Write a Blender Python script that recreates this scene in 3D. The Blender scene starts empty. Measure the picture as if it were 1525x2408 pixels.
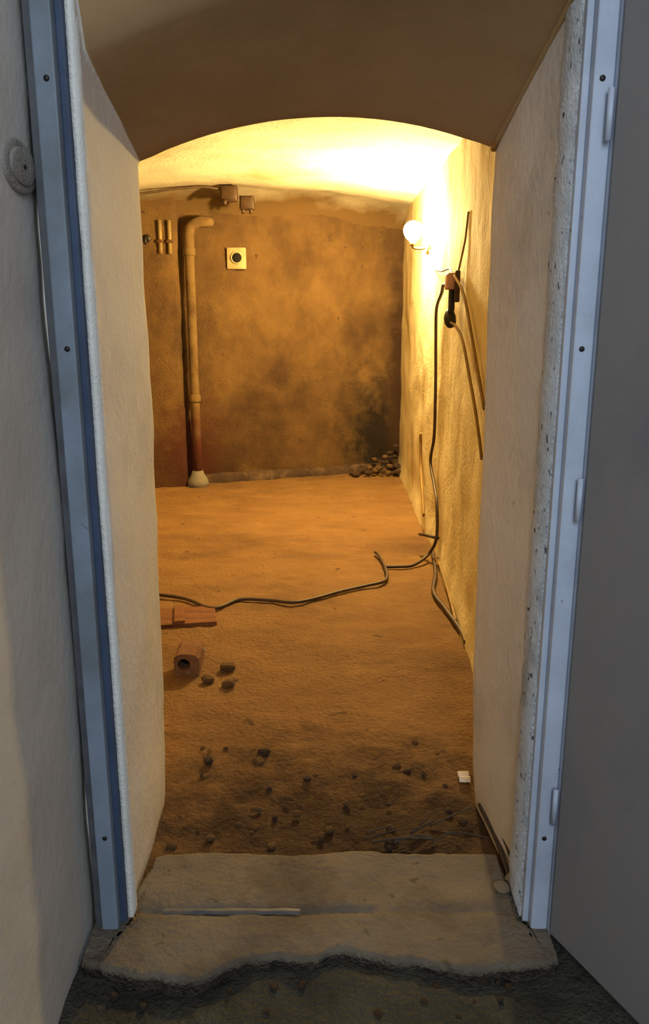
import bpy, bmesh, math, random
from mathutils import Vector, Matrix, noise
random.seed(7)
S = bpy.context.scene
C = S.collection
PI = math.pi

# ------------------------------------------------------------------ camera, world, light, exposure
cam_d = bpy.data.cameras.new('camera'); cam = bpy.data.objects.new('camera', cam_d); C.objects.link(cam)
cam.location = (0, 0, 1.45); cam.rotation_euler = (math.radians(90 - 14.2), 0, 0)
cam_d.sensor_fit = 'VERTICAL'; cam_d.sensor_height = 36; cam_d.sensor_width = 36
cam_d.lens = 1900 / 2408 * 36; cam_d.clip_start = 0.02
S.camera = cam
w = bpy.data.worlds.new('world'); S.world = w; w.use_nodes = True
w.node_tree.nodes['Background'].inputs[0].default_value = (0.74, 0.81, 0.95, 1)
w.node_tree.nodes['Background'].inputs[1].default_value = 0.43
ld = bpy.data.lights.new('daylight', 'AREA'); ld.shape = 'RECTANGLE'; ld.size = 1.0; ld.size_y = 1.7
ld.energy = 62; ld.color = (0.80, 0.90, 1.0)
lo = bpy.data.objects.new('added_daylight_area', ld); C.objects.link(lo)  # added unseen area light for daylight from behind; no doorway is built
lo.location = (0.30, -1.9, 2.75)
lo.rotation_euler = (Vector((0.0, 1.7, 0.95)) - lo.location).to_track_quat('-Z', 'Y').to_euler()
S.view_settings.view_transform = 'Standard'; S.view_settings.look = 'None'
S.view_settings.gamma = 1; S.view_settings.use_curve_mapping = False
S.view_settings.exposure = 0.0
LAMP_STRENGTH = 2350

# ------------------------------------------------------------------ helpers
def lin(h):
    h = h.lstrip('#'); v = [int(h[i:i+2], 16) / 255 for i in (0, 2, 4)]
    return tuple(c / 12.92 if c < .04045 else ((c + .055) / 1.055) ** 2.4 for c in v) + (1,)

class NT:
    def __init__(s, name):
        s.m = bpy.data.materials.new(name); s.m.use_nodes = True
        s.t = s.m.node_tree; s.b = s.t.nodes['Principled BSDF']
        s.tc = s.t.nodes.new('ShaderNodeTexCoord')
    def l(s, a, b): s.t.links.new(a, b)
    def noise(s, scale, detail=4, rough=.55, stretch=None, off=0):
        n = s.t.nodes.new('ShaderNodeTexNoise'); n.inputs['Scale'].default_value = scale
        n.inputs['Detail'].default_value = detail; n.inputs['Roughness'].default_value = rough
        mp = s.t.nodes.new('ShaderNodeMapping'); mp.inputs['Location'].default_value = (off, off * .7, off * .3)
        if stretch: mp.inputs['Scale'].default_value = stretch
        s.l(s.tc.outputs['Object'], mp.inputs[0]); s.l(mp.outputs[0], n.inputs['Vector'])
        return n.outputs[0]
    def ramp(s, fac, stops):
        r = s.t.nodes.new('ShaderNodeValToRGB'); e = r.color_ramp.elements
        while len(e) < len(stops): e.new(.5)
        for k, (p, c) in enumerate(stops):
            e[k].position = p; e[k].color = c if not isinstance(c, (int, float)) else (c, c, c, 1)
        s.l(fac, r.inputs[0]); return r.outputs[0]
    def mix(s, fac, a, b):
        m = s.t.nodes.new('ShaderNodeMix'); m.data_type = 'RGBA'
        if isinstance(fac, (int, float)): m.inputs[0].default_value = fac
        else: s.l(fac, m.inputs[0])
        for v, k in ((a, 6), (b, 7)):
            if isinstance(v, tuple): m.inputs[k].default_value = v
            else: s.l(v, m.inputs[k])
        return m.outputs[2]
    def math(s, op, a, b):
        m = s.t.nodes.new('ShaderNodeMath'); m.operation = op
        for k, v in enumerate((a, b)):
            if isinstance(v, (int, float)): m.inputs[k].default_value = v
            else: s.l(v, m.inputs[k])
        return m.outputs[0]
    def blob(s, centre, radii, soft=.75):
        """mask of a stain or painted shade that sits at one place on the surface, frayed by noise"""
        mp = s.t.nodes.new('ShaderNodeMapping'); mp.vector_type = 'POINT'
        sc = tuple(1 / r for r in radii)
        mp.inputs['Scale'].default_value = sc
        mp.inputs['Location'].default_value = tuple(-c * k for c, k in zip(centre, sc))
        s.l(s.tc.outputs['Object'], mp.inputs[0])
        ln = s.t.nodes.new('ShaderNodeVectorMath'); ln.operation = 'LENGTH'; s.l(mp.outputs[0], ln.inputs[0])
        d = s.math('ADD', ln.outputs['Value'], s.math('MULTIPLY', s.math('SUBTRACT', s.noise(9, 5, .65), .5), 1.6))
        return s.ramp(d, [(1 - soft, 1.0), (1.0, 0.0)])
    def bump(s, h, strength, dist=.02):
        b = s.t.nodes.new('ShaderNodeBump'); b.inputs['Strength'].default_value = strength
        b.inputs['Distance'].default_value = dist; s.l(h, b.inputs['Height']); s.l(b.outputs[0], s.b.inputs['Normal'])
    def done(s, col, rough=.85, metal=0, spec=.3):
        if isinstance(col, tuple): s.b.inputs['Base Color'].default_value = col
        else: s.l(col, s.b.inputs['Base Color'])
        s.b.inputs['Roughness'].default_value = rough; s.b.inputs['Metallic'].default_value = metal
        s.b.inputs['Specular IOR Level'].default_value = spec
        return s.m

def rough_mat(name, c1, c2, c3=None, big=1.5, fine=14, bump=.35, rough=.9, spots=None, dist=.02, stretch=None, amt=(.5, .68), blobs=(), band=None):
    n = NT(name)
    base = n.ramp(n.noise(fine * .35, 5, .6, stretch), [(.32, lin(c1)), (.68, lin(c2))])
    if c3:
        base = n.mix(n.ramp(n.noise(big, 6, .65, stretch, 3.1), [(amt[0], 0.0), (amt[1], 1.0)]), base, lin(c3))
    if band:                                       # ceiling fades to brown over the cove towards the back wall, frayed edge
        sx = n.t.nodes.new('ShaderNodeSeparateXYZ'); n.l(n.tc.outputs['Object'], sx.inputs[0])
        d = n.math('SUBTRACT', n.math('SUBTRACT', sx.outputs[1], n.math('MULTIPLY', sx.outputs[0], .345)), 7.2 - band[1])
        d = n.math('ADD', d, n.math('MULTIPLY', n.math('SUBTRACT', n.noise(2.5, 5, .6), .5), .35))
        base = n.mix(n.ramp(d, [(0.0, 0.0), (.50, 1.0)]), base, lin(band[0]))
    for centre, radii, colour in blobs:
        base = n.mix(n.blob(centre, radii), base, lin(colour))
    if spots:
        base = n.mix(n.ramp(n.noise(spots[0], 2, .5, None, 7.7), [(spots[1], 0.0), (spots[1] + .04, 1.0)]), base, lin(spots[2]))
    n.bump(n.math('ADD', n.noise(fine, 6, .6), n.noise(fine * 5, 3, .6)), bump, dist)
    return n.done(base, rough)

def flat_mat(name, c, rough=.5, metal=0, c2=None, sc=20, bump=0):
    n = NT(name)
    col = n.ramp(n.noise(sc, 4), [(.38, lin(c)), (.66, lin(c2 or c))])
    if bump: n.bump(n.noise(sc * 2, 4), bump, .004)
    return n.done(col, rough, metal, .4)

M = {}
M['plaster'] = rough_mat('grey_lime_plaster', '#b8b6ae', '#c4c1b8', '#aba8a1', big=1.6, fine=8, bump=.10, spots=(22, .77, '#96928a'))
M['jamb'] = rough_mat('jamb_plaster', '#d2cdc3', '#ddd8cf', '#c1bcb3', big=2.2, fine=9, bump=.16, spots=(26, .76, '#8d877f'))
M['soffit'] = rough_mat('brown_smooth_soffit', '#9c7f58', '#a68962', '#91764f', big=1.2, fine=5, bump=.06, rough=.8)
M['chipped'] = rough_mat('chipped_plaster', '#b9bcbf', '#cdd0d2', '#a3a5a6', big=9, fine=22, bump=.5, spots=(34, .64, '#54585c'))
M['white'] = rough_mat('white_edge_highlight', '#d9d8d0', '#e8e7e0', fine=25, bump=.3)
M['ceiling'] = rough_mat('limewashed_vault', '#d8d0b4', '#e6dec4', '#c5b88f', big=1.3, fine=8, bump=.22, band=('#553f20', .58))
M['sidewall'] = rough_mat('ochre_limewash', '#cbb98c', '#dccaa0', '#b09a68', big=1.8, fine=9, bump=.25, stretch=(1, 1, .6), spots=(20, .76, '#8d7a50'))
M['backwall'] = rough_mat('stained_shaded_render', '#4c361b', '#5f4725', '#33200f', big=1.7, fine=13, bump=.5, stretch=(1, 1, .8), spots=(14, .70, '#3f2c17'),
                          amt=(.44, .68), blobs=[((.50, 7.38, .30), (.44, .6, .74), '#1a100a'), ((-1.15, 6.8, .2), (.42, .6, .75), '#3b1a0c'), ((.67, 7.42, .95), (.15, .6, 1.45), '#2f1c0e')])  # last blob paints the shade of the right corner as dark brown
M['earth'] = rough_mat('brown_earth_floor', '#6b4c27', '#7d5c32', '#50361b', big=1.1, fine=11, bump=.6, dist=.03, stretch=(.7, 1.3, 1), spots=(11, .70, '#503719'),
                       amt=(.5, .7), blobs=[((.1, 2.05, 0), (1.2, .62, .5), '#38240e')])  # blob paints the lamp's falloff at the entry as darker earth
M['outer_floor'] = rough_mat('dark_damp_floor', '#34332c', '#4c4b40', '#20201b', big=3, fine=16, bump=.9, dist=.03)
M['slab'] = rough_mat('worn_concrete', '#665d50', '#756b5c', '#51473b', big=3.2, fine=14, bump=.5, spots=(18, .68, '#57503f'))
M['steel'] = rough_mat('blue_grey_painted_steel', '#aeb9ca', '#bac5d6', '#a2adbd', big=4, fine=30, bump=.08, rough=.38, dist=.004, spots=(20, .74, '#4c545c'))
M['steel_shaded'] = rough_mat('shaded_blue_grey_steel', '#7a8796', '#8592a2', '#6d767c', big=3, fine=24, bump=.08, rough=.45, dist=.004, amt=(.42, .62), spots=(20, .72, '#454d52'))  # same steel paint for the left post, its weaker light put into the colour
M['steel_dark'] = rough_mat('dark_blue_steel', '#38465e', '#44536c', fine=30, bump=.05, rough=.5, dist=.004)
M['leaf'] = rough_mat('grey_door_paint', '#7b7c7e', '#828282', '#73757a', big=1.6, fine=5, bump=.05, rough=.6, dist=.005, spots=(15, .77, '#5b4a3a'))
M['rust'] = rough_mat('rusty_iron', '#46301a', '#573a1f', '#5b4828', big=5, fine=20, bump=.4, rough=.8, dist=.006)
M['soot'] = rough_mat('dark_rubble', '#33241a', '#4b3727', '#5e4a38', big=9, fine=30, bump=.6, rough=.85)
M['clod'] = rough_mat('brown_clod', '#5e4526', '#775a35', '#453019', big=9, fine=30, bump=.6)
M['pale_stone'] = rough_mat('pale_mortar_lump', '#8f8266', '#a89a7c', '#6e6149', big=9, fine=30, bump=.6)
M['brick'] = rough_mat('old_clay_brick', '#6f4b30', '#80583a', '#8a6a48', big=7, fine=30, bump=.6)
M['wood'] = rough_mat('reddish_board', '#6a4224', '#784d2d', '#52311a', big=6, fine=22, bump=.4, stretch=(.35, 4, 4))
M['twig'] = rough_mat('dark_twig', '#3a2f25', '#4f4335', fine=40, bump=.3)
M['cable'] = flat_mat('brown_cable', '#3d2a16', .55, 0, '#4a341d')
M['cable_pale'] = flat_mat('ochre_cable', '#8b6a2e', .6, 0, '#7a5c28')
M['black'] = flat_mat('black_rubber', '#15120e', .45, 0, '#1f1a14')
M['pink'] = flat_mat('pinkish_plastic', '#b98c78', .45, 0, '#c59a85')
M['box'] = flat_mat('dark_brown_bakelite', '#33210f', .5, 0, '#432c16')
M['socket'] = flat_mat('dull_cream_plastic', '#b59c70', .5, 0, '#a38a60')
M['olive'] = flat_mat('dull_olive_conduit', '#8a7448', .6, 0, '#7c673e')
M['mortar'] = rough_mat('grey_mortar', '#6a6358', '#7a7265', fine=20, bump=.3)
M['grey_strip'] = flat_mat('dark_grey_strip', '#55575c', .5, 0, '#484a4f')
M['hole'] = flat_mat('dark_recess', '#0d0906', .9)
M['grey_box'] = rough_mat('painted_over_box', '#8b8880', '#98948c', '#77736b', big=9, fine=20, bump=.3)
M['paper'] = flat_mat('off_white_paper', '#d8cdbb', .8, 0, '#c8bcA8'.lower())
M['pipe'] = rough_mat('drain_pipe', '#5f4a2c', '#6f5833', '#46301a', big=4, fine=16, bump=.3, blobs=[((-1.09, 6.74, .2), (.3, .3, .62), '#4a2214')])
gl = NT('glowing_bulb'); gl.b.inputs['Base Color'].default_value = (1, .9, .7, 1)
gl.b.inputs['Emission Color'].default_value = (1.0, .71, .28, 1); gl.b.inputs['Emission Strength'].default_value = LAMP_STRENGTH
M['glow'] = gl.m

def link_bm(name, bm, mat, parent=None, smooth=True):
    me = bpy.data.meshes.new(name); bmesh.ops.recalc_face_normals(bm, faces=bm.faces[:]); bm.to_mesh(me); bm.free()
    me.materials.append(M[mat])
    if smooth:
        for p in me.polygons: p.use_smooth = True
    o = bpy.data.objects.new(name, me); C.objects.link(o)
    if parent: o.parent = parent
    return o

def tag(o, label=None, cat=None, group=None, kind=None):
    for k, v in (('label', label), ('category', cat), ('group', group), ('kind', kind)):
        if v: o[k] = v
    return o

def empty(name, loc=(0, 0, 0), **kw):
    o = bpy.data.objects.new(name, None); C.objects.link(o); o.location = loc; o.empty_display_size = .05
    return tag(o, **kw)

def local(o):                                     # shift a mesh built in world coordinates under its parent's origin
    o.matrix_parent_inverse = Matrix.Translation(o.parent.location).inverted(); return o

def grid(bm, fn, nu, nv):
    vs = [[bm.verts.new(fn(i / nu, j / nv)) for j in range(nv + 1)] for i in range(nu + 1)]
    for i in range(nu):
        for j in range(nv):
            bm.faces.new((vs[i][j], vs[i+1][j], vs[i+1][j+1], vs[i][j+1]))
    return vs

def fr(p, sc, amp, off=0): return amp * noise.fractal(Vector(p) * sc + Vector((off, off * 1.7, off * .4)), .9, 2.0, 4)

def add_box(bm, x0, x1, y0, y1, z0, z1, bevel=0):
    r = bmesh.ops.create_cube(bm, size=1)
    for v in r['verts']:
        v.co = Vector(((x0 + x1) / 2 + v.co.x * (x1 - x0), (y0 + y1) / 2 + v.co.y * (y1 - y0), (z0 + z1) / 2 + v.co.z * (z1 - z0)))
    if bevel:
        es = list({e for v in r['verts'] for e in v.link_edges})
        bmesh.ops.bevel(bm, geom=es, offset=bevel, segments=2, affect='EDGES', profile=.5)

def catmull(pts, n=8):
    P = [Vector(p) for p in pts]; P = [2 * P[0] - P[1]] + P + [2 * P[-1] - P[-2]]; out = []
    for i in range(1, len(P) - 2):
        a, b, c, d = P[i-1:i+3]
        for k in range(n):
            t = k / n
            out.append(.5 * (2*b + (c - a)*t + (2*a - 5*b + 4*c - d)*t*t + (3*b - a - 3*c + d)*t**3))
    out.append(P[-2]); return out

def add_tube(bm, pts, r, seg=8, rad=None):
    P = [Vector(p) for p in pts]; rings = []
    up = Vector((0, 0, 1))
    for i, p in enumerate(P):
        t = (P[min(i+1, len(P)-1)] - P[max(i-1, 0)]).normalized()
        if i == 0:
            n = t.orthogonal().normalized()
        else:
            n = (n - t * n.dot(t))
            n = n.normalized() if n.length > 1e-6 else t.orthogonal().normalized()
        b = t.cross(n); rr = rad[i] if rad else r
        rings.append([bm.verts.new(p + (n * math.cos(2*PI*k/seg) + b * math.sin(2*PI*k/seg)) * rr) for k in range(seg)])
    for a, b in zip(rings, rings[1:]):
        for k in range(seg): bm.faces.new((a[k], a[(k+1) % seg], b[(k+1) % seg], b[k]))
    bm.faces.new(rings[0][::-1]); bm.faces.new(rings[-1])

def add_lathe(bm, prof, seg=24, mat=Matrix()):
    rings = []
    for r, h in prof:
        rings.append([bm.verts.new(mat @ Vector((r * math.cos(2*PI*k/seg), r * math.sin(2*PI*k/seg), h))) for k in range(seg)])
    for a, b in zip(rings, rings[1:]):
        for k in range(seg): bm.faces.new((a[k], a[(k+1) % seg], b[(k+1) % seg], b[k]))
    bm.faces.new(rings[0][::-1]); bm.faces.new(rings[-1])

def axis_mat(loc, d):
    return Matrix.Translation(loc) @ Vector(d).normalized().to_track_quat('Z', 'Y').to_matrix().to_4x4()

def struct(name, bm, mat, smooth=True): return tag(link_bm(name, bm, mat, smooth=smooth), kind='structure')

# ------------------------------------------------------------------ the setting
NEAR, FAR = 1.69, 2.18                            # door wall: outer and inner face
def vault_z(x): return 2.36 - (x + .45) ** 2 / 15
def back_y(x): return 7.2 + .33 * x if x < .05 else 7.2165 + .36 * (x - .05)
def right_x(y): return .645 + .055 * max(0, min(1, (y - 3.3) / 1.4))

# door wall with its splayed, low vaulted passage
def prof_point(k, t):                              # k in 0..1 along left jamb, soffit arch, right jamb; t = depth
    xl, xr = -.467, .497 - .077 * t
    fl_ = max(0, 1 - t / .14) ** 1.5; hl, hr = 1.955 - .155 * t + .11 * fl_, 2.075 - .245 * t + .05 * fl_
    if k < .38:
        s = k / .38; return Vector((xl - .02 * (1 - s) ** 8, 0, -.03 + s * (hl + .03)))
    if k > .62:
        s = (1 - k) / .38; return Vector((xr + .02 * (1 - s) ** 6 + .018 * (1 - s) * t, 0, -.03 + s * (hr + .03)))
    s = (k - .38) / .24
    return Vector((xl + (xr - xl) * s, 0, hl + (hr - hl) * s + .088 * (1 - (2 * s - 1) ** 2)))
def passage(u, v):
    p = prof_point(u, v); p.y = NEAR + (FAR - NEAR) * v
    a = .006 if u < .4 or u > .6 else .003
    p += Vector((fr(p, 3.2, a), fr(p, 3, .004, 5) if 0 < v < 1 else 0, fr(p, 3.2, a * .6, 9) if .38 < u < .62 else 0))
    return p
bm = bmesh.new(); NU = 100
vs = grid(bm, passage, NU, 16)
def outer_pt(u):                                   # matching point on the rim of the wall
    if u < .38: return (-2.6, -.06 + u / .38 * 2.86)
    if u > .62: return (2.6, -.06 + (1 - u) / .38 * 2.86)
    return (-2.6 + (u - .38) / .24 * 5.2, 2.8)
rims = []
for col, y in ((0, NEAR), (16, FAR)):
    rim = [bm.verts.new((outer_pt(i / NU)[0], y, outer_pt(i / NU)[1])) for i in range(NU + 1)]
    rims.append(rim)
    for i in range(NU): bm.faces.new((vs[i][col], vs[i+1][col], rim[i+1], rim[i]))
for i in range(NU): bm.faces.new((rims[0][i], rims[0][i+1], rims[1][i+1], rims[1][i]))
for i in (0, NU): bm.faces.new([rims[0][i]] + vs[i] + [rims[1][i]])
for j in range(16):
    for i in (38, 62):
        e_ = bm.edges.get((vs[i][j], vs[i][j+1])); e_.smooth = False
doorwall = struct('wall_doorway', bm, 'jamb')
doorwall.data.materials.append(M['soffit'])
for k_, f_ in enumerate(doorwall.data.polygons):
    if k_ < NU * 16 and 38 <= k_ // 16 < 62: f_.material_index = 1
bv = doorwall.modifiers.new('worn_arris', 'BEVEL'); bv.width = .010; bv.segments = 3; bv.limit_method = 'ANGLE'; bv.angle_limit = math.radians(50)

# outer corridor: left wall, floor
bm = bmesh.new()
def lw(u, v):
    p = Vector((0, NEAR + .01 - u * 2.4, -.08 + v * 2.9)); p.x = -.566 + .012 * v + fr(p, 2.2, .007) + .004 * math.sin(p.z * 3); return p
a = grid(bm, lw, 60, 60)
r = bmesh.ops.extrude_face_region(bm, geom=bm.faces[:])
for v in [g for g in r['geom'] if isinstance(g, bmesh.types.BMVert)]: v.co.x = -.80
struct('wall_left', bm, 'plaster')
bm = bmesh.new()
def of(u, v):
    p = Vector((-.66 + u * 2.6, -.7 + v * 2.44, -.030)); p.z += fr(p, 5, .012) + fr(p, 16, .006, 3); return p
grid(bm, of, 110, 110)
struct('floor_outer', bm, 'outer_floor')

# cellar: floor, right, back, left walls, vaulted ceiling
bm = bmesh.new()
def fl(u, v):
    y = 1.74 + (v ** 1.35) * 6.1; p = Vector((-2.6 + u * 3.5, y, -.022))
    k = max(0, 1 - abs(y - 2.2) / .75)
    p.z += fr(p, 2.2, .007) + fr(p, 9, .005 + .011 * k, 4) + fr(p, 26, .003 + .006 * k, 8) + .012 * k * noise.noise(p * 3)
    return p
grid(bm, fl, 150, 190)
struct('floor', bm, 'earth')
bm = bmesh.new()
def rw(u, v):
    y = FAR + .0 + u * 5.5; z = -.06 + v * 2.44
    p = Vector((right_x(y), y, z)); p.x += fr(p, 1.5, .012) + fr(p, 6, .005, 2) + .02 * (1 - min(1, z / .12)) * -1 * (z < .12)
    return p
grid(bm, rw, 90, 60); struct('wall_right', bm, 'sidewall')
bm = bmesh.new()
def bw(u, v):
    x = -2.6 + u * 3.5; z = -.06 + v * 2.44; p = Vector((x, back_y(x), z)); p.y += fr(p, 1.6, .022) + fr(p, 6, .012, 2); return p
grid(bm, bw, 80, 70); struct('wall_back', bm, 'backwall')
bm = bmesh.new()
def lw2(u, v):
    p = Vector((-2.45, FAR + u * 5.3, -.06 + v * 2.3)); p.x += fr(p, 1.5, .02); return p
grid(bm, lw2, 40, 30); struct('wall_cellar_left', bm, 'sidewall')
bm = bmesh.new()
def ce(u, v):
    x = -2.6 + u * 3.5; yb = back_y(x) + .03; R = .30
    if v < .75: y = FAR - .02 + (yb - R - FAR + .02) * v / .75; dz = 0
    else:
        a_ = (v - .75) / .25 * PI / 2; y = yb - R + R * math.sin(a_); dz = -R * (1 - math.cos(a_))
    p = Vector((x, y, vault_z(x) + dz)); p.z += fr(p, 1.8, .012) + fr(p, 7, .004, 3); return p
grid(bm, ce, 70, 90); struct('ceiling', bm, 'ceiling')

# pilaster on the far left of the back wall
bm = bmesh.new()
def pil(u, v):
    q = [(-2.2, 6.62), (-2.2, 6.42), (-1.19, 6.69), (-1.165, 6.72), (-1.155, 6.90)]
    f_ = u * 4; i = min(3, int(f_)); a, b = Vector(q[i]), Vector(q[i+1]); c = a.lerp(b, f_ - i)
    p = Vector((c.x, c.y, -.05 + v * 2.36)); p.y += fr(p, 4, .012); p.x += fr(p, 4, .01, 3); return p
grid(bm, pil, 32, 50); struct('trim_1', bm, 'backwall')
# low dark strip standing in for the shadow line at the back wall foot
bm = bmesh.new()
def pln(u, v):
    x = -1.15 + u * 1.86; y = back_y(x)
    prof = [(-.055, -.04), (-.05, .035), (-.03, .05), (.03, .055)]; dy, z = prof[min(3, int(v * 3 + .01))]
    p = Vector((x, y + dy, z)); p.y += fr(p, 5, .02); p.z += fr(p, 6, .01, 4); return p
grid(bm, pln, 70, 3); struct('base_shade_strip', bm, 'soot')
# plaster filler at the right jamb; left, a white strip painting the edge highlight
bm = bmesh.new(); n = 60
def fil(x0, x1, y0, y1, amp):
    def f(u, v):
        z = .0 + u * 2.02; w_ = [(x0, y1), (x0, y0), (x1, y0), (x1, y1)][min(3, int(v * 3 + .01))]
        p = Vector((w_[0], w_[1], z)); p.y += fr(p, 14, amp); p.x += fr(p, 12, amp * .5, 4); return p
    return f
grid(bm, fil(-.481, -.468, 1.678, 1.72, .0015), n, 3); struct('trim_2', bm, 'white')
bm = bmesh.new(); grid(bm, fil(.478, .506, 1.680, 1.80, .005), 160, 3); struct('trim_3', bm, 'chipped')

bm = bmesh.new()
pts = []
for i in range(13):
    t = .02 + .96 * i / 12; q = prof_point(.62, t); pts.append((q.x - .002, NEAR + (FAR - NEAR) * t, q.z - .003))
add_tube(bm, pts, .008, 10); struct('trim_4', bm, 'soffit')

# steel door frame with the open leaf
D = empty('door_1', (0, 1.66, 0), kind='structure', label='blue-grey steel door frame with a plain grey leaf standing open on its right side')
def post(sign):
    bm = bmesh.new(); x = (lambda a: sign * a)
    def bx(a, b, *r): add_box(bm, min(x(a), x(b)), max(x(a), x(b)), *r)
    bx(.496, .535, 1.640, 1.690, -.015, 2.12, .003)       # face
    return local(link_bm('frame_post', bm, 'steel' if sign > 0 else 'steel_shaded', D, smooth=False))
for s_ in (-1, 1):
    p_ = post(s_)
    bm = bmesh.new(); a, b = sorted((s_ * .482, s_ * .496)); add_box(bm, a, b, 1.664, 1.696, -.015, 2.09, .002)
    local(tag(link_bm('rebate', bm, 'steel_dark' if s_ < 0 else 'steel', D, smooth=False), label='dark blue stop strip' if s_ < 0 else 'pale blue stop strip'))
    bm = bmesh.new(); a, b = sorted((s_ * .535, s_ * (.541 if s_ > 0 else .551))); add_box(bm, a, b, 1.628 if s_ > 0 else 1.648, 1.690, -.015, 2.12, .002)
    local(link_bm('flange', bm, 'steel' if s_ > 0 else 'grey_strip', D, smooth=False))  # left one widened and dark grey to paint the shadow gap beside the wall
    for z in (.25, 1.37, 1.86):
        bm = bmesh.new(); add_lathe(bm, [(.0055, 0), (.0055, .002), (.003, .0035)], 10, axis_mat((s_ * .512, 1.640, z), (0, -1, 0)))
        local(tag(link_bm('screw', bm, 'black', D), label='dark screw head'))
bm = bmesh.new(); add_box(bm, -.541, .541, 1.640, 1.690, 2.08, 2.125, .003); local(link_bm('frame_head', bm, 'steel', D, smooth=False))
# leaf
hx, hy = .532, 1.612; dv = Vector((.42, -.90, 0)).normalized(); nv = Vector((dv.y, -dv.x, 0))      # nv points into the corridor (-x)
bm = bmesh.new(); add_box(bm, 0, .90, 0, .038, .012, 2.06, .004)
Tm = Matrix(((dv.x, -nv.x, 0, hx), (dv.y, -nv.y, 0, hy), (0, 0, 1, 0), (0, 0, 0, 1)))
bmesh.ops.transform(bm, matrix=Tm, verts=bm.verts[:])
leaf = local(tag(link_bm('door_leaf', bm, 'leaf', D, smooth=False), label='plain dull grey leaf, swung open'))
for z in (.30, 1.02, 1.75):
    bm = bmesh.new(); add_tube(bm, [(.525, 1.622, z), (.525, 1.622, z + .09)], .006, 12)
    local(tag(link_bm('hinge', bm, 'steel', D), label='grey barrel hinge'))

# ------------------------------------------------------------------ doorstep
T = empty('doorstep', (0, 1.7, -.05), label='worn pale concrete doorstep with a broken front edge between the frame posts', cat='doorstep')
bm = bmesh.new()
def slab(u, v):
    x = -.556 + u * 1.092
    f0 = 1.555 - .075 * math.exp(-((x + .36) / .17) ** 2) - .05 * math.exp(-((x - .36) / .16) ** 2) + fr((x, 0, 0), 9, .022) + fr((x, 3, 0), 30, .007)
    b0 = 1.915 + fr((x, 1, 0), 5, .02)
    if x < -.50 or x > .50: b0 = min(b0, 1.67)
    edge = [(f0 + .006, -.075), (f0, -.04), (f0 + .004, -.012), (f0 + .018, 0)]
    if v < .15: q = edge[min(3, int(v / .15 * 3 + .01))]; p = Vector((x, q[0], q[1]))
    elif v > .9: k = (v - .9) / .1; p = Vector((x, b0 + .02 * k, -.035 * k))
    else: p = Vector((x, f0 + .018 + (b0 - f0 - .018) * (v - .15) / .75, 0))
    if p.y > 1.66: p.x = max(-.458, min(.468, p.x))
    k = min(1, max(0, (v - .15) * 8))
    g = math.exp(-((p.y - 1.70) / .012) ** 2) * (1 if x < .12 else .45)
    p.z += fr(p, 7, .004) + fr(p, 25, .0025, 6) - .010 * g * (v > .2)
    return p
grid(bm, slab, 110, 60); local(link_bm('concrete_slab', bm, 'slab', T))
bm = bmesh.new()
def strip(u, v):
    x = -.40 + u * .34; return Vector((x, 1.690 + .022 * v, -.003 + .004 * math.sin(v * PI) + fr((x, v, 0), 12, .002)))
grid(bm, strip, 24, 4)
local(tag(link_bm('threshold_strip', bm, 'grey_strip', T), label='dark grey metal strip sunk in the slab'))

# ------------------------------------------------------------------ wall box on the outer left wall
J = empty('junction_box', (-.558, 1.578, 1.700), label='low oval plaster-coloured junction box on the left wall beside the steel frame', cat='junction box')
mt = Matrix.Translation((-.560, 1.590, 1.700)) @ Matrix.Diagonal((1, 1.85, 1, 1)) @ axis_mat((0, 0, 0), (1, 0, 0))
bm = bmesh.new(); add_lathe(bm, [(.047, -.02), (.047, .003), (.044, .006), (.036, .0065)], 32, mt); local(link_bm('box_body', bm, 'grey_box', J))
bm = bmesh.new(); add_lathe(bm, [(.033, .004), (.033, .009), (.030, .011), (.012, .0115)], 32, mt); local(link_bm('lid', bm, 'grey_box', J))
bm = bmesh.new(); add_lathe(bm, [(.004, .010), (.004, .013), (.002, .014)], 10, mt); local(tag(link_bm('screw', bm, 'black', J), label='dark centre screw'))

# ------------------------------------------------------------------ lamp
LX, LY, LZ = .585, 5.62, 1.925
L = empty('wall_lamp', (.69, LY, LZ - .06), label='bare glowing round bulb in a holder on the right cellar wall', cat='lamp')
bm = bmesh.new(); add_lathe(bm, [(.045, -.02), (.045, .012), (.038, .02), (.012, .022)], 24, axis_mat((.69, LY, LZ - .09), (-1, 0, 0))); local(link_bm('wall_plate', bm, 'socket', L))
bm = bmesh.new(); add_tube(bm, catmull([(.68, LY, LZ - .09), (.63, LY, LZ - .098), (LX + .005, LY, LZ - .09), (LX, LY, LZ - .072)], 6), .009, 10); local(link_bm('arm', bm, 'box', L))
bm = bmesh.new(); add_lathe(bm, [(.017, -.078), (.021, -.07), (.021, -.052), (.018, -.046)], 20, Matrix.Translation((LX, LY, LZ))); local(link_bm('bulb_holder', bm, 'box', L))
bm = bmesh.new(); add_lathe(bm, [(.016, -.056), (.024, -.048), (.045, -.030), (.062, -.002), (.065, .020), (.059, .046), (.040, .068), (.014, .078)], 24, Matrix.Translation((LX, LY, LZ)))
local(tag(link_bm('bulb', bm, 'glow', L), label='glowing warm bulb'))

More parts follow.
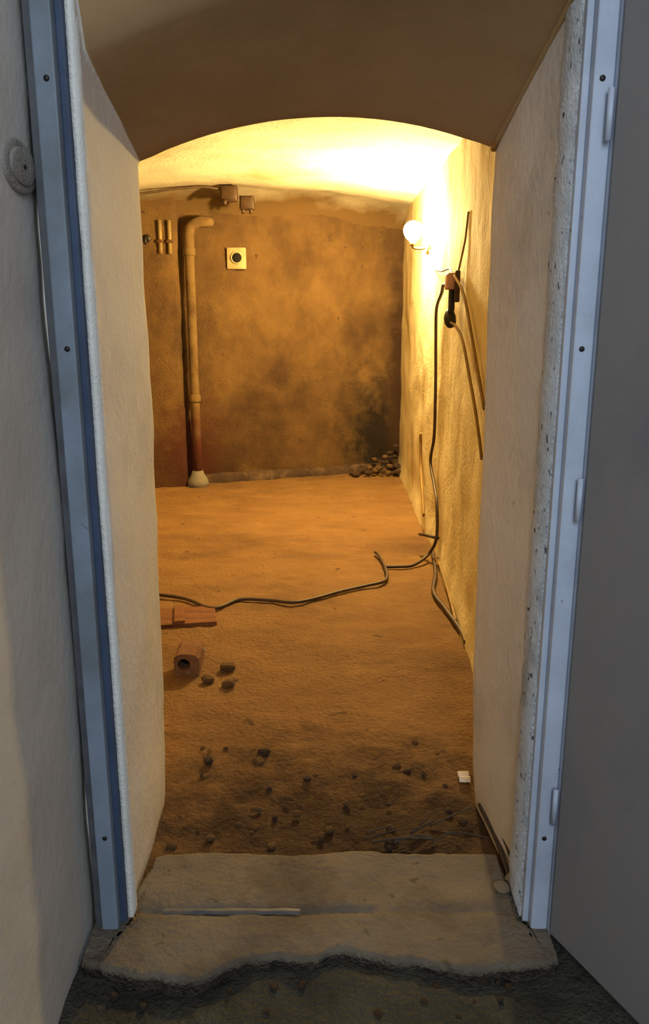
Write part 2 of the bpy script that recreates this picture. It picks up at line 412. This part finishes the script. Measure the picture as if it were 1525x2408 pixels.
# ------------------------------------------------------------------ things on ceiling and back wall
def small_box(name, c, sx, sy, sz, mat, label, cat, lid=None, group=None):
    e = empty(name, c, label=label, cat=cat, group=group)
    bm = bmesh.new(); add_box(bm, c[0]-sx/2, c[0]+sx/2, c[1]-sy/2, c[1]+sy/2, c[2]-sz/2, c[2]+sz/2, .006); local(link_bm('box_body', bm, mat, e))
    bm = bmesh.new(); add_box(bm, c[0]-sx*.42, c[0]+sx*.42, c[1]-sy/2-.008, c[1]-sy/2+.004, c[2]-sz*.42, c[2]+sz*.42, .003); local(link_bm('lid', bm, mat, e))
    return e
b1 = small_box('ceiling_box', (-.73, 6.60, 2.295), .125, .09, .115, 'box', 'dark brown junction box under the ceiling, left and higher one of the pair', 'junction box')
bm = bmesh.new(); add_tube(bm, [(-.76, 6.56, 2.25), (-.762, 6.55, 2.21)], .018, 10); local(link_bm('cable_gland', bm, 'box', b1))
b2 = small_box('ceiling_box', (-.60, 6.66, 2.235), .11, .08, .10, 'box', 'dark brown junction box under the ceiling, right and lower one of the pair', 'junction box')
for dx in (-.03, .03):
    bm = bmesh.new(); add_tube(bm, [(-.60 + dx, 6.645, 2.20), (-.60 + dx, 6.645, 2.155)], .013, 8); local(link_bm('cable_gland', bm, 'box', b2))
bm = bmesh.new(); add_tube(bm, catmull([(-1.62, 6.28, 2.235), (-1.35, 6.38, 2.27), (-1.1, 6.47, 2.315), (-.92, 6.53, 2.335), (-.79, 6.585, 2.325)], 8), .009, 8)
tag(link_bm('ceiling_cable', bm, 'cable'), 'thin brown cable running along the ceiling into the upper dark box', 'cable')

sy = back_y(-.72) - .005
K = empty('wall_socket', (-.72, sy, 1.84), label='square cream wall box with a round dark hole on the back wall', cat='socket')
bm = bmesh.new(); add_box(bm, -.80, -.645, sy - .045, sy + .03, 1.755, 1.925, .008)
o = local(link_bm('box_body', bm, 'socket', K))
bm = bmesh.new(); add_lathe(bm, [(.050, .0), (.050, .008), (.040, .010), (.038, .002)], 24, axis_mat((-.718, sy - .044, 1.845), (0, -1, 0))); local(link_bm('rim', bm, 'socket', K))
bm = bmesh.new(); add_lathe(bm, [(.039, -.002), (.039, .003), (.01, .0035)], 24, axis_mat((-.718, sy - .044, 1.845), (0, -1, 0))); local(tag(link_bm('socket_hole', bm, 'hole', K), label='dark round opening'))

# drain pipe with elbow
px, py = -1.075, 6.735
P = empty('drain_pipe', (px, py, 0), label='rust-stained vertical drain pipe with a bent top at the left of the back wall', cat='pipe')
bm = bmesh.new(); add_tube(bm, [(px, py, z) for z in (-.02, .5, 1.0, 1.5, 1.92)], .038, 18); local(link_bm('pipe_shaft', bm, 'pipe', P))
bm = bmesh.new(); add_tube(bm, catmull([(px, py, 1.90), (px, py, 2.0), (px + .02, py + .005, 2.07), (px + .09, py + .03, 2.11), (px + .16, py + .12, 2.115)], 6), .042, 18); local(link_bm('elbow', bm, 'pipe', P))
for z in (.72, 1.88):
    bm = bmesh.new(); add_lathe(bm, [(.046, -.03), (.049, -.02), (.049, .02), (.045, .03)], 20, Matrix.Translation((px, py, z))); local(link_bm('collar', bm, 'pipe', P))
bm = bmesh.new(); add_lathe(bm, [(.095, -.03), (.085, .03), (.06, .07), (.043, .11)], 20, Matrix.Translation((px, py, 0))); local(tag(link_bm('base_collar', bm, 'mortar', P), label='grey mortar collar'))
# two conduits beside it
for x_, lb in ((-1.285, 'thin pale conduit stub on the pilaster, left one of the pair'), (-1.215, 'thin pale conduit stub on the pilaster, right one of the pair')):
    yc = 6.66 + (x_ + 1.25) * .27; e = empty('conduit', (x_, yc, 1.85), label=lb, cat='conduit', group='conduit stubs')
    bm = bmesh.new(); add_tube(bm, [(x_, yc, 1.86), (x_, yc, 2.11)], .016, 10); local(link_bm('tube', bm, 'olive', e))
    bm = bmesh.new(); add_box(bm, x_ - .024, x_ + .024, yc - .02, yc + .04, 1.94, 1.965, .003); local(link_bm('clip', bm, 'rust', e))
H = empty('wall_hook', (-1.38, 6.61, 1.97), label='small dark iron hook on the pilaster at the far left', cat='hook')
bm = bmesh.new(); add_lathe(bm, [(.03, 0), (.03, .012), (.012, .016)], 14, axis_mat((-1.38, 6.615, 1.97), (0, -1, 0))); local(link_bm('plate', bm, 'black', H))
bm = bmesh.new(); add_tube(bm, catmull([(-1.38, 6.61, 1.975), (-1.38, 6.56, 1.97), (-1.38, 6.545, 1.945), (-1.38, 6.555, 1.925)], 5), .010, 8); local(link_bm('hook', bm, 'black', H))

# ------------------------------------------------------------------ cables and hanging socket on the right wall
X0 = .645
E_ = empty('extension_socket', (.63, 4.13, 1.60), label='black plug hanging below a pinkish socket on the right cellar wall', cat='socket')
bm = bmesh.new(); add_box(bm, .600, .662, 4.10, 4.20, 1.535, 1.615, .010); local(tag(link_bm('socket_body', bm, 'pink', E_), label='pinkish plastic socket'))
bm = bmesh.new(); add_box(bm, .634, .660, 4.078, 4.102, 1.475, 1.625, .006); local(tag(link_bm('side_clip', bm, 'box', E_), label='dark brown clip'))
bm = bmesh.new(); add_tube(bm, catmull([(.628, 4.13, 1.54), (.626, 4.12, 1.50), (.625, 4.11, 1.45), (.623, 4.115, 1.425)], 5), .016, 12); local(tag(link_bm('plug_neck', bm, 'black', E_), label='black neck'))
bm = bmesh.new(); add_lathe(bm, [(.014, .05), (.024, .035), (.030, .01), (.029, -.02), (.018, -.042), (.006, -.048)], 18, axis_mat((.622, 4.12, 1.395), (-.02, .55, .8))); local(tag(link_bm('plug', bm, 'black', E_), label='black rounded plug'))
def cable(name, pts, r, mat, label, n=8):
    bm = bmesh.new(); add_tube(bm, catmull(pts, n), r, 8)
    return tag(link_bm(name, bm, mat), label, 'cable')
cable('wall_cable', [(.61, 4.19, 1.56), (.63, 4.45, 1.566), (.66, 4.72, 1.53), (.672, 5.0, 1.44), (.678, 5.03, 1.25), (.68, 4.99, 1.0), (.678, 4.96, .69), (.676, 5.08, .50), (.672, 4.85, .40),
                     (.668, 4.68, .32), (.66, 4.58, .14), (.62, 4.60, .03), (.52, 4.49, -.004), (.43, 4.465, -.006), (.352, 4.46, -.006)], .0095, 'cable',
      'long dark cable hanging down the right wall and running onto the floor')
cable('floor_cable', [(.31, 4.74, -.004), (.325, 4.68, 0), (.35, 4.45, -.004), (.335, 4.22, -.004), (.22, 4.13, -.006), (.09, 4.045, -.006), (-.13, 3.885, -.006), (-.28, 3.915, -.008), (-.44, 3.925, -.008), (-.56, 3.80, -.008), (-.75, 3.95, -.006), (-1.1, 4.05, -.006)], .0095, 'cable',
      'dark cable lying across the cellar floor towards the left')
cable('wall_cable', [(.672, 5.62, .60), (.676, 5.62, .5), (.676, 5.58, .36), (.672, 5.4, .2), (.668, 5.27, .09)], .010, 'cable_pale', 'short brown cable low on the right wall beside the long one')
cable('wall_cable', [(.62, 4.10, 1.38), (.632, 3.98, 1.36), (.636, 3.80, 1.30), (.633, 3.56, 1.15), (.633, 3.38, 1.02), (.632, 3.2, .86)], .007, 'cable_pale', 'thin ochre cable running from the black plug towards the passage')
cable('wall_cable', [(.628, 4.08, 1.60), (.634, 3.80, 1.50), (.632, 3.46, 1.26), (.632, 3.2, 1.06)], .007, 'cable_pale', 'upper thin ochre cable slanting from the pinkish socket towards the passage')
cable('floor_cable', [(.66, 4.72, .0), (.628, 4.35, -.004), (.575, 4.03, -.006), (.60, 3.80, -.006), (.63, 3.52, -.004), (.63, 3.35, .0)], .011, 'cable', 'brown cable lying along the foot of the right wall')
cable('floor_cable', [(.665, 4.55, .02), (.655, 4.2, .01), (.645, 3.92, 0), (.625, 3.6, 0)], .008, 'cable_pale', 'second cable in the corner between right wall and floor')
cable('wall_cable', [(.655, 4.15, 1.60), (.662, 4.02, 1.74), (.664, 3.99, 1.80), (.665, 3.96, 1.88)], .005, 'cable_pale', 'short thin cable end sticking up the right wall above the pinkish socket')
cable('wall_cable', [(.69, 5.60, 1.83), (.682, 5.3, 1.70), (.675, 4.9, 1.655), (.668, 4.5, 1.65), (.645, 4.19, 1.595)], .005, 'cable', 'thin dark cord sagging between the bulb holder and the pinkish socket')
bm = bmesh.new(); add_tube(bm, [(.668, 4.57, .135), (.60, 4.70, .12), (.585, 4.78, .10)], .010, 8)
tag(link_bm('wall_bracket', bm, 'cable'), 'short brown rod standing off the foot of the right wall by the cable', 'rod')

# ------------------------------------------------------------------ things lying on the floor
PB = empty('floorboard', (-.75, 3.68, -.02), label='reddish board lying on the floor behind the left jamb', cat='board')
bm = bmesh.new(); add_box(bm, -.52, .22, -.105, .115, -.006, .016, .003); bmesh.ops.rotate(bm, cent=(0, 0, 0), matrix=Matrix.Rotation(.18, 3, 'Z'), verts=bm.verts[:])
o = link_bm('board', bm, 'wood', PB, smooth=False)
bm = bmesh.new(); add_box(bm, .02, .07, -.10, .11, .014, .030, .003); bmesh.ops.rotate(bm, cent=(0, 0, 0), matrix=Matrix.Rotation(.18, 3, 'Z'), verts=bm.verts[:])
link_bm('batten', bm, 'wood', PB, smooth=False)

# hollow broken brick
HB = empty('hollow_brick', (-.565, 3.06, -.03), label='broken hollow brick with a dark hole, on the floor behind the left jamb', cat='brick')
bm = bmesh.new()
W_, D_, Hh, rr = .105, .13, .105, .026
ring_o, ring_i, N_ = [], [], 20
for yk in (0, D_):
    ro, ri = [], []
    for k in range(N_):
        a_ = 2 * PI * k / N_; c, s = math.cos(a_), math.sin(a_); m_ = max(abs(c), abs(s))
        jit = noise.noise(Vector((c * 2, s * 2, yk * 9))) * .008
        ro.append(bm.verts.new(((c / m_) * (W_/2 + jit), yk + jit * 1.5, Hh/2 + (s / m_) * (Hh/2 + jit))))
        ri.append(bm.verts.new((c * rr - .012, yk, Hh/2 + s * rr + .006)))
    ring_o.append(ro); ring_i.append(ri)
for k in range(N_):
    q = (k + 1) % N_
    bm.faces.new((ring_o[0][k], ring_o[0][q], ring_o[1][q], ring_o[1][k])); bm.faces.new((ring_i[0][k], ring_i[1][k], ring_i[1][q], ring_i[0][q]))
    bm.faces.new((ring_o[0][k], ring_i[0][k], ring_i[0][q], ring_o[0][q])); bm.faces.new((ring_o[1][k], ring_o[1][q], ring_i[1][q], ring_i[1][k]))
o = link_bm('brick_body', bm, 'brick', HB, smooth=False)
bm = bmesh.new(); add_lathe(bm, [(rr * .98, 0), (rr * .98, .004), (.01, .005)], 14, axis_mat((-.012, .07, Hh/2 + .006), (0, -1, 0)))
tag(link_bm('brick_hole', bm, 'hole', HB), label='dark hole')

# loose stones and clods: shared irregular meshes
def stone_mesh(seed, mat, sub=2):
    bm = bmesh.new(); bmesh.ops.create_icosphere(bm, subdivisions=sub, radius=1)
    for v in bm.verts:
        d = 1 + .34 * noise.noise(v.co * 1.3 + Vector((seed * 3.7, 0, seed))) + .16 * noise.noise(v.co * 3.1 + Vector((0, seed * 5.1, 0)))
        v.co *= d; v.co.z *= .68
        v.co.x = max(-.85, min(.9, v.co.x)); v.co.y = max(-.9, min(.8, v.co.y))
    me = bpy.data.meshes.new('stone'); bm.to_mesh(me); bm.free(); me.materials.append(M[mat]); return me
SM = {k: [stone_mesh(i + 10 * j, k) for i in range(4)] for j, k in enumerate(('soot', 'clod', 'pale_stone'))}
def stone(name, mat, x, y, z, s, label, group=None, cat='stone'):
    o = bpy.data.objects.new(name, random.choice(SM[mat])); C.objects.link(o)
    o.location = (x, y, z); o.scale = (s * random.uniform(.85, 1.25), s * random.uniform(.8, 1.1), s * random.uniform(.75, 1.1))
    o.rotation_euler = (random.uniform(-.3, .3), random.uniform(-.3, .3), random.uniform(0, 6.28))
    return tag(o, label, cat, group)
stone('stone', 'pale_stone', -.57, 3.275, .0, .045, 'pale brown stone lying between the board and the hollow brick')
stone('stone', 'clod', -.47, 3.00, -.005, .030, 'brown stone just right of the hollow brick')
stone('stone', 'clod', -.405, 3.12, -.008, .030, 'upper one of two small brown stones right of the hollow brick')
stone('stone', 'clod', -.385, 2.96, -.008, .028, 'lower one of two small brown stones right of the hollow brick')
stone('clod', 'soot', -.385, 2.40, -.008, .020, 'upright dark clod on the floor left of centre inside the doorway', cat='clod')
stone('clod', 'soot', -.205, 2.45, -.008, .022, 'dark clod on the floor near the centre line inside the doorway', cat='clod')
stone('stone', 'clod', -.22, 2.405, -.014, .020, 'flat brown stone in front of the dark clod near the centre line')
stone('stone', 'pale_stone', .495, 1.80, .010, .026, 'pale lump of mortar at the foot of the right jamb')
stone('stone', 'pale_stone', .455, 1.775, .006, .020, 'small pale mortar crumb on the doorstep by the right jamb')
for k in range(46):
    x = random.uniform(-.44, .42); y = 1.96 + random.random() ** 1.4 * .62
    stone('earth_clod', random.choice(('clod', 'clod', 'clod', 'soot')), x, y, -.016, random.uniform(.006, .017), 'small loose clod on the dark earth just behind the doorstep', 'loose clods behind the doorstep', 'clod')
placed = []
for k in range(900):
    if len(placed) >= 46: break
    x = .655 - .42 * random.random() ** 1.3; g_ = (.68 - x) / .42
    y = back_y(x) - .085 - (.26 - .12 * g_) * random.random(); z = .005 + max(0, .24 * (1 - g_)) * random.random() * (1 - (back_y(x) - y - .085) / .28)
    s_ = random.uniform(.022, .046)
    if any((Vector((x, y, z)) - q).length < (s_ + r_) * 1.05 for q, r_ in placed): continue
    placed.append((Vector((x, y, z)), s_))
    stone('rubble_stone', random.choice(('soot', 'clod', 'clod') if k % 3 == 0 else ('soot',)), x, y, z, s_, 'dark lump in the rubble heap in the far right corner', 'rubble heap in the far right corner', 'rubble')
for k in range(18):
    x = random.uniform(-.50, .50); y = 1.46 + random.uniform(-.05, .09)
    stone('concrete_crumb', 'soot', x, y - .03, -.026, random.uniform(.005, .011), 'loose crumb on the dark floor in front of the doorstep', 'crumbs in front of the doorstep', 'crumb')

# twigs, rods, scrap
def rod(name, a, b, r, mat, label, cat, bend=.01, group=None):
    a, b = Vector(a), Vector(b); m_ = a.lerp(b, .5) + Vector((random.uniform(-bend, bend), random.uniform(-bend, bend), bend * .5))
    bm = bmesh.new(); pts = catmull([a, m_, b], 6); add_tube(bm, pts, r, 7, [r * (1.1 - .4 * i / len(pts)) for i in range(len(pts))])
    return tag(link_bm(name, bm, mat), label, cat, group)
rod('stick', (.462, 2.11, .02), (.482, 1.80, .012), .008, 'twig', 'dark stick lying along the foot of the right jamb, the left one', 'stick')
rod('stick', (.478, 2.04, .055), (.493, 1.74, .035), .006, 'twig', 'dark stick leaning on the right jamb foot, the right one', 'stick')
for k in range(9):
    x, y = .16 + .03 * k, random.uniform(1.96, 2.10); a_ = random.uniform(-.5, .9); l_ = random.uniform(.04, .09)
    rod('twig', (x - l_ * math.cos(a_), y - l_ * math.sin(a_), -.002), (x + l_ * math.cos(a_), y + l_ * math.sin(a_), .008), random.uniform(.0025, .0045), 'twig',
        'small dark twig in the litter behind the right half of the doorstep', 'twig', .012, 'twigs behind the doorstep')
bm = bmesh.new()
def scrap(u, v):
    return Vector((-.022 + .044 * u, -.05 + .10 * v, .004 + .014 * abs(math.sin(v * PI * 2)) + .002 * noise.noise(Vector((u * 3, v * 3, 0)))))
g_ = grid(bm, scrap, 6, 12)
r = bmesh.ops.extrude_face_region(bm, geom=bm.faces[:])
for v in [q for q in r['geom'] if isinstance(q, bmesh.types.BMVert)]: v.co.z += .0015
o = tag(link_bm('paper_scrap', bm, 'paper', smooth=False), 'folded off-white scrap of paper at the far end of the right jamb', 'paper'); o.location = (.445, 2.30, -.012); o.scale = (.8, .55, .8)
